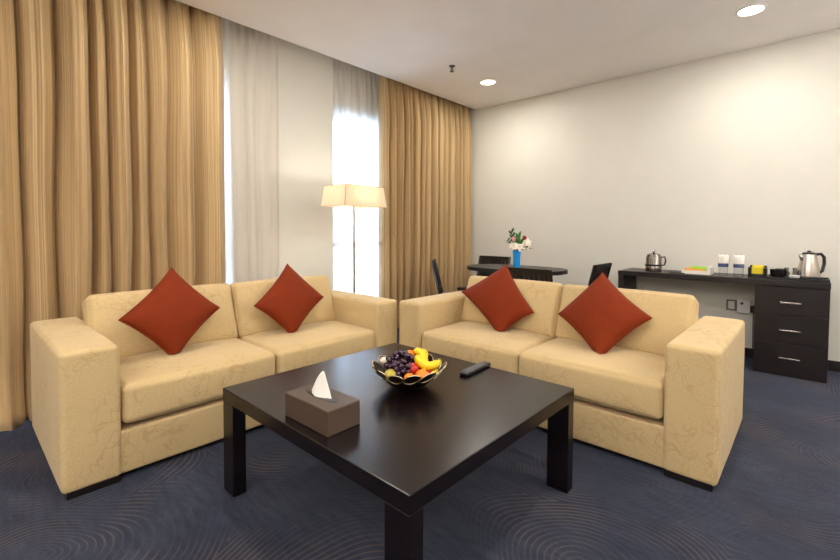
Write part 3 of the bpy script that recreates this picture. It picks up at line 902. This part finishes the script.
def make_chair(loc, rz, label):
    t = thing('dining_chair', label, 'chair', loc, rz, 'dark slatted dining chairs around the dining table')
    # origin on the floor under the centre of the back; the chair faces local +Y
    w = .215; tilt = .10
    def bkp(x, z, dy=0): return Vector((x, -.0 - tilt*(z-.42)/.42 + .04 + dy, z))
    zt = .808
    for s in (-1, 1):
        bm = bmesh.new()
        pts = [(s*w, .04, 0), (s*w, .04, .42)] + [tuple(bkp(s*w, z)) for z in (.6, zt)]
        add_tube(bm, pts, .019, 4)
        obj('leg', bm, M_DARKW, t)
        obj('leg', box(s*w-.018, s*w+.018, .37, .406, 0, .42, .003), M_DARKW, t)
    obj('seat', box(-w-.02, w+.02, .03, .42, .41, .44, .01), M_DARKW, t)
    bm = bmesh.new()
    def slat(xa, xb, za, zb, th=.018):
        p = [bkp(xa, za), bkp(xb, za), bkp(xb, zb), bkp(xa, zb)]
        f = [bm.verts.new(q + Vector((0, -th/2, 0))) for q in p]; g = [bm.verts.new(q + Vector((0, th/2, 0))) for q in p]
        bm.faces.new(f); bm.faces.new(g[::-1])
        for i in range(4): bm.faces.new((f[i], g[i], g[(i+1) % 4], f[(i+1) % 4]))
    slat(-w, w, zt-.035, zt+.004, .026)
    back = obj('backrest', bm, M_DARKW, t)
    bm = bmesh.new(); slat(-w, w, .50, .535, .024); obj('lower_rail', bm, M_DARKW, t)
    bm = bmesh.new()
    for i in range(9):
        x = -w+.03 + (2*w-.06)*i/8
        slat(x-.0195, x+.0195, .53, zt-.03, .012)
    obj('slats', bm, M_DARKW, back)
    return t
ch = make_chair((-1.80, 3.37, 0), 0, 'dark dining chair between the dining table and the desk-side sofa, below the vase')
dup(ch, (-2.95, 4.58, 0), PI, 'dark dining chair behind the dining table against the wall, left of the vase')
dup(ch, (-1.56, 4.31, 0), PI/2 + math.radians(1), 'dark slatted dining chair right of the dining table, standing alone before the white wall')
dup(ch, (-2.95, 3.53, 0), math.radians(-51), 'dark dining chair seen edge-on in front of the corner curtain')

# ------------------------------------------------------------------ vase and flowers
VC = Vector((-2.19, 3.845, .752))
t = thing('vase', 'bright blue glass vase with flowers on the dining table', 'vase', VC)
obj('vase_body', lathe([(0, 0), (.034, 0), (.036, .01), (.034, .10), (.041, .185), (.039, .186), (.031, .10), (.031, .012), (0, .012)], 32), M_GLASSB, t, True, 50)
def petal_bm(bm, base, dirv, up, L, W, curl=.3, n=6):
    dirv = dirv.normalized(); side = dirv.cross(up).normalized(); upn = side.cross(dirv)
    prev = None
    for i in range(n+1):
        s = i/n; w = W*math.sin(PI*min(1, s*.92+.06))**.8
        c_ = base + dirv*L*s + upn*L*curl*(-(s*s))
        a = bm.verts.new(c_ - side*w + upn*w*.25); m_ = bm.verts.new(c_); b = bm.verts.new(c_ + side*w + upn*w*.25)
        if prev: bm.faces.new((prev[0], prev[1], m_, a)); bm.faces.new((prev[1], prev[2], b, m_))
        prev = (a, m_, b)
def flower(name, label, cat, off, R, m, kind, group=None):
    top = Vector(bl(off[0], off[1], off[2]))
    t = thing(name, label, cat, VC, 0, group)
    neck = Vector((top.x*.12, top.y*.12, .18))
    obj('stem', tube([Vector((top.x*.05, top.y*.05, .02)), neck, neck.lerp(top, .5)+Vector((0, 0, .015)), top], .0025, 6), M_LEAF, t, True)
    bm = bmesh.new()
    ax = Vector((top.x*1.5 - fwdv.x*.35, top.y*1.5 - fwdv.y*.35, .25)).normalized()
    a1 = ax.orthogonal().normalized(); a2 = ax.cross(a1)
    if kind == 'lily':
        for k in range(6):
            an = 2*PI*k/6
            petal_bm(bm, top, (a1*math.cos(an)+a2*math.sin(an))*1.0 + ax*.75, ax, R, R*.28, .45)
    else:
        for lay in range(3):
            for k in range(6):
                an = 2*PI*(k+lay*.5)/6
                petal_bm(bm, top, (a1*math.cos(an)+a2*math.sin(an))*(.45+.35*lay) + ax*1.0, ax, R*(.75+.12*lay), R*.42, -.25)
    o = obj('petals', bm, m, t, True)
    md = o.modifiers.new('thickness', 'SOLIDIFY'); md.thickness = .0015
    return t
flower('lily', 'cream lily at the front of the bouquet, just above the vase', 'flower', (.012, -.03, .215), .058, M_LILY, 'lily', 'cream lilies in the blue vase')
flower('lily', 'cream lily at the right of the bouquet, below the red rose', 'flower', (.075, -.01, .225), .055, M_LILY, 'lily', 'cream lilies in the blue vase')
flower('lily', 'cream lily reaching furthest right in the bouquet', 'flower', (.10, .01, .265), .05, M_LILY, 'lily', 'cream lilies in the blue vase')
flower('lily', 'cream lily leaning left over the vase rim', 'flower', (-.045, -.02, .225), .05, M_LILY, 'lily', 'cream lilies in the blue vase')
flower('pink_flower', 'pink flower at the upper left of the bouquet', 'flower', (-.038, -.02, .285), .04, M_PINK, 'rose')
flower('rose', 'dark red rose at the upper right of the bouquet', 'flower', (.062, -.01, .295), .040, M_ROSE, 'rose')
for i, (a, b, z, lb_) in enumerate(((-.055, 0, .36, 'green bud sprig standing tallest at the left of the bouquet'), (.012, .0, .33, 'bright green leaf sprig at the top centre of the bouquet'), (-.09, .0, .27, 'green leaf sprig hanging out left of the bouquet'), (.10, -.02, .20, 'dark green leaf sprig drooping at the right of the bouquet'), (.03, -.03, .27, 'green leaf sprig in the middle of the bouquet'))):
    tp = Vector(bl(a, b, z)); t = thing('leaf_sprig', lb_, 'leaves', VC, 0, 'green leaf sprigs in the blue vase')
    neck = Vector((tp.x*.12, tp.y*.12, .18))
    obj('stem', tube([Vector((tp.x*.05, tp.y*.05, .02)), neck, tp], .002, 6), M_LEAF, t, True)
    bm = bmesh.new(); d = (tp-neck)
    for k in range(6):
        f = .45+.11*k; sd = Vector(bl(1 if k % 2 else -1, -.3, .5)).normalized()
        petal_bm(bm, neck + d*f, d.normalized()*.7 + sd*.7, Vector((0, 0, 1)) if abs(d.normalized().z) < .9 else fwdv*-1, .052, .012, .3)
    o = obj('leaves', bm, M_LEAF if i in (1, 4) else M_LEAFD, t, True)
    md = o.modifiers.new('thickness', 'SOLIDIFY'); md.thickness = .001

# ------------------------------------------------------------------ lights
def spot(name, loc, power, angle, blend, radius, col):
    l = bpy.data.lights.new(name, 'SPOT'); l.energy = power; l.spot_size = math.radians(angle); l.spot_blend = blend
    l.shadow_soft_size = radius; l.color = col
    o = bpy.data.objects.new(name, l); COL.objects.link(o); o.location = loc
    return o
WARM = (1.0, .96, .89)
for (x, y) in [v[:2] for v in vis] + hid:
    l = bpy.data.lights.new('downlight_beam', 'AREA'); l.shape = 'DISK'; l.size = .11; l.energy = 15.5; l.color = WARM
    o = bpy.data.objects.new('downlight_beam', l); COL.objects.link(o); o.location = (x, y, H-.02)
l = bpy.data.lights.new('floor_lamp_glow', 'POINT'); l.energy = 9; l.shadow_soft_size = .03; l.color = (1, .80, .56)
l.energy = 6; l.color = (1, .96, .91)
o = bpy.data.objects.new('floor_lamp_glow', l); COL.objects.link(o); o.location = (-3.08, 2.49, 1.475)

# invented torchieres out of view, added as fill to brighten the ceiling
def fill_uplighter(x, y, label, power):
    t = thing('added_fill_lamp', label, 'floor lamp', (x, y, 0), 0, 'added fill lamps out of view')
    obj('base', lathe([(0, 0), (.14, 0), (.14, .015), (.02, .025), (0, .025)], 32), M_STEEL, t, True, 40)
    obj('pole', tube([(0, 0, .02), (0, 0, 1.62)], .012, 10), M_STEEL, t, True, 60)
    obj('lamp_bowl', lathe([(0, 1.61), (.03, 1.61), (.17, 1.70), (.165, 1.705), (.03, 1.62), (0, 1.62)], 36, cap=False), M_STEEL, t, True, 50)
    b = sphere(.03, 12); shift(b, (0, 0, 1.66)); obj('bulb', b, M_BULB, t, True)
    o = spot('added_fill_beam', (x, y, 1.76), power, 165, .8, .12, (1, .97, .95)); o.rotation_euler = (PI, 0, 0)
fill_uplighter(.9, -1.2, 'added fill torchiere with an upward steel bowl, unseen behind the camera', 320)
fill_uplighter(2.1, 2.6, 'added fill torchiere with an upward steel bowl, unseen by the right wall', 330)
fill_uplighter(-1.9, -1.9, 'added fill torchiere with an upward steel bowl, unseen by the window wall', 240)

w = bpy.data.worlds.new('World'); scene.world = w; w.use_nodes = True
bg = w.node_tree.nodes['Background']; bg.inputs['Color'].default_value = (.62, .79, 1.0, 1); bg.inputs['Strength'].default_value = 30.0

# ------------------------------------------------------------------ camera
cd = bpy.data.cameras.new('camera'); cam = bpy.data.objects.new('camera', cd); COL.objects.link(cam)
yaw, pitch, roll = math.radians(42.348), math.radians(1.92), math.radians(.277)
fw = Vector((-math.sin(yaw)*math.cos(pitch), math.cos(yaw)*math.cos(pitch), -math.sin(pitch)))
rt = Vector((math.cos(yaw), math.sin(yaw), 0)); up = rt.cross(fw)
rt2 = rt*math.cos(roll) + up*math.sin(roll); up2 = up*math.cos(roll) - rt*math.sin(roll)
R = Matrix((rt2, up2, -fw)).transposed()
cam.matrix_world = Matrix.Translation((0, 0, 1.125)) @ R.to_4x4()
cd.sensor_width = 36; cd.sensor_fit = 'HORIZONTAL'; cd.lens = 430.765/840*36
cd.shift_y = -(280-245.327)/840
cd.clip_start = .02
scene.camera = cam
vs_ = scene.view_settings
vs_.view_transform = 'Standard'; vs_.look = 'None'; vs_.gamma = 1; vs_.use_curve_mapping = False; vs_.exposure = 0.17
scene.cycles.max_bounces = 10
scene.cycles.diffuse_bounces = 6
scene.cycles.transparent_max_bounces = 12
scene.cycles.sample_clamp_indirect = 6
scene.cycles.use_denoising = True
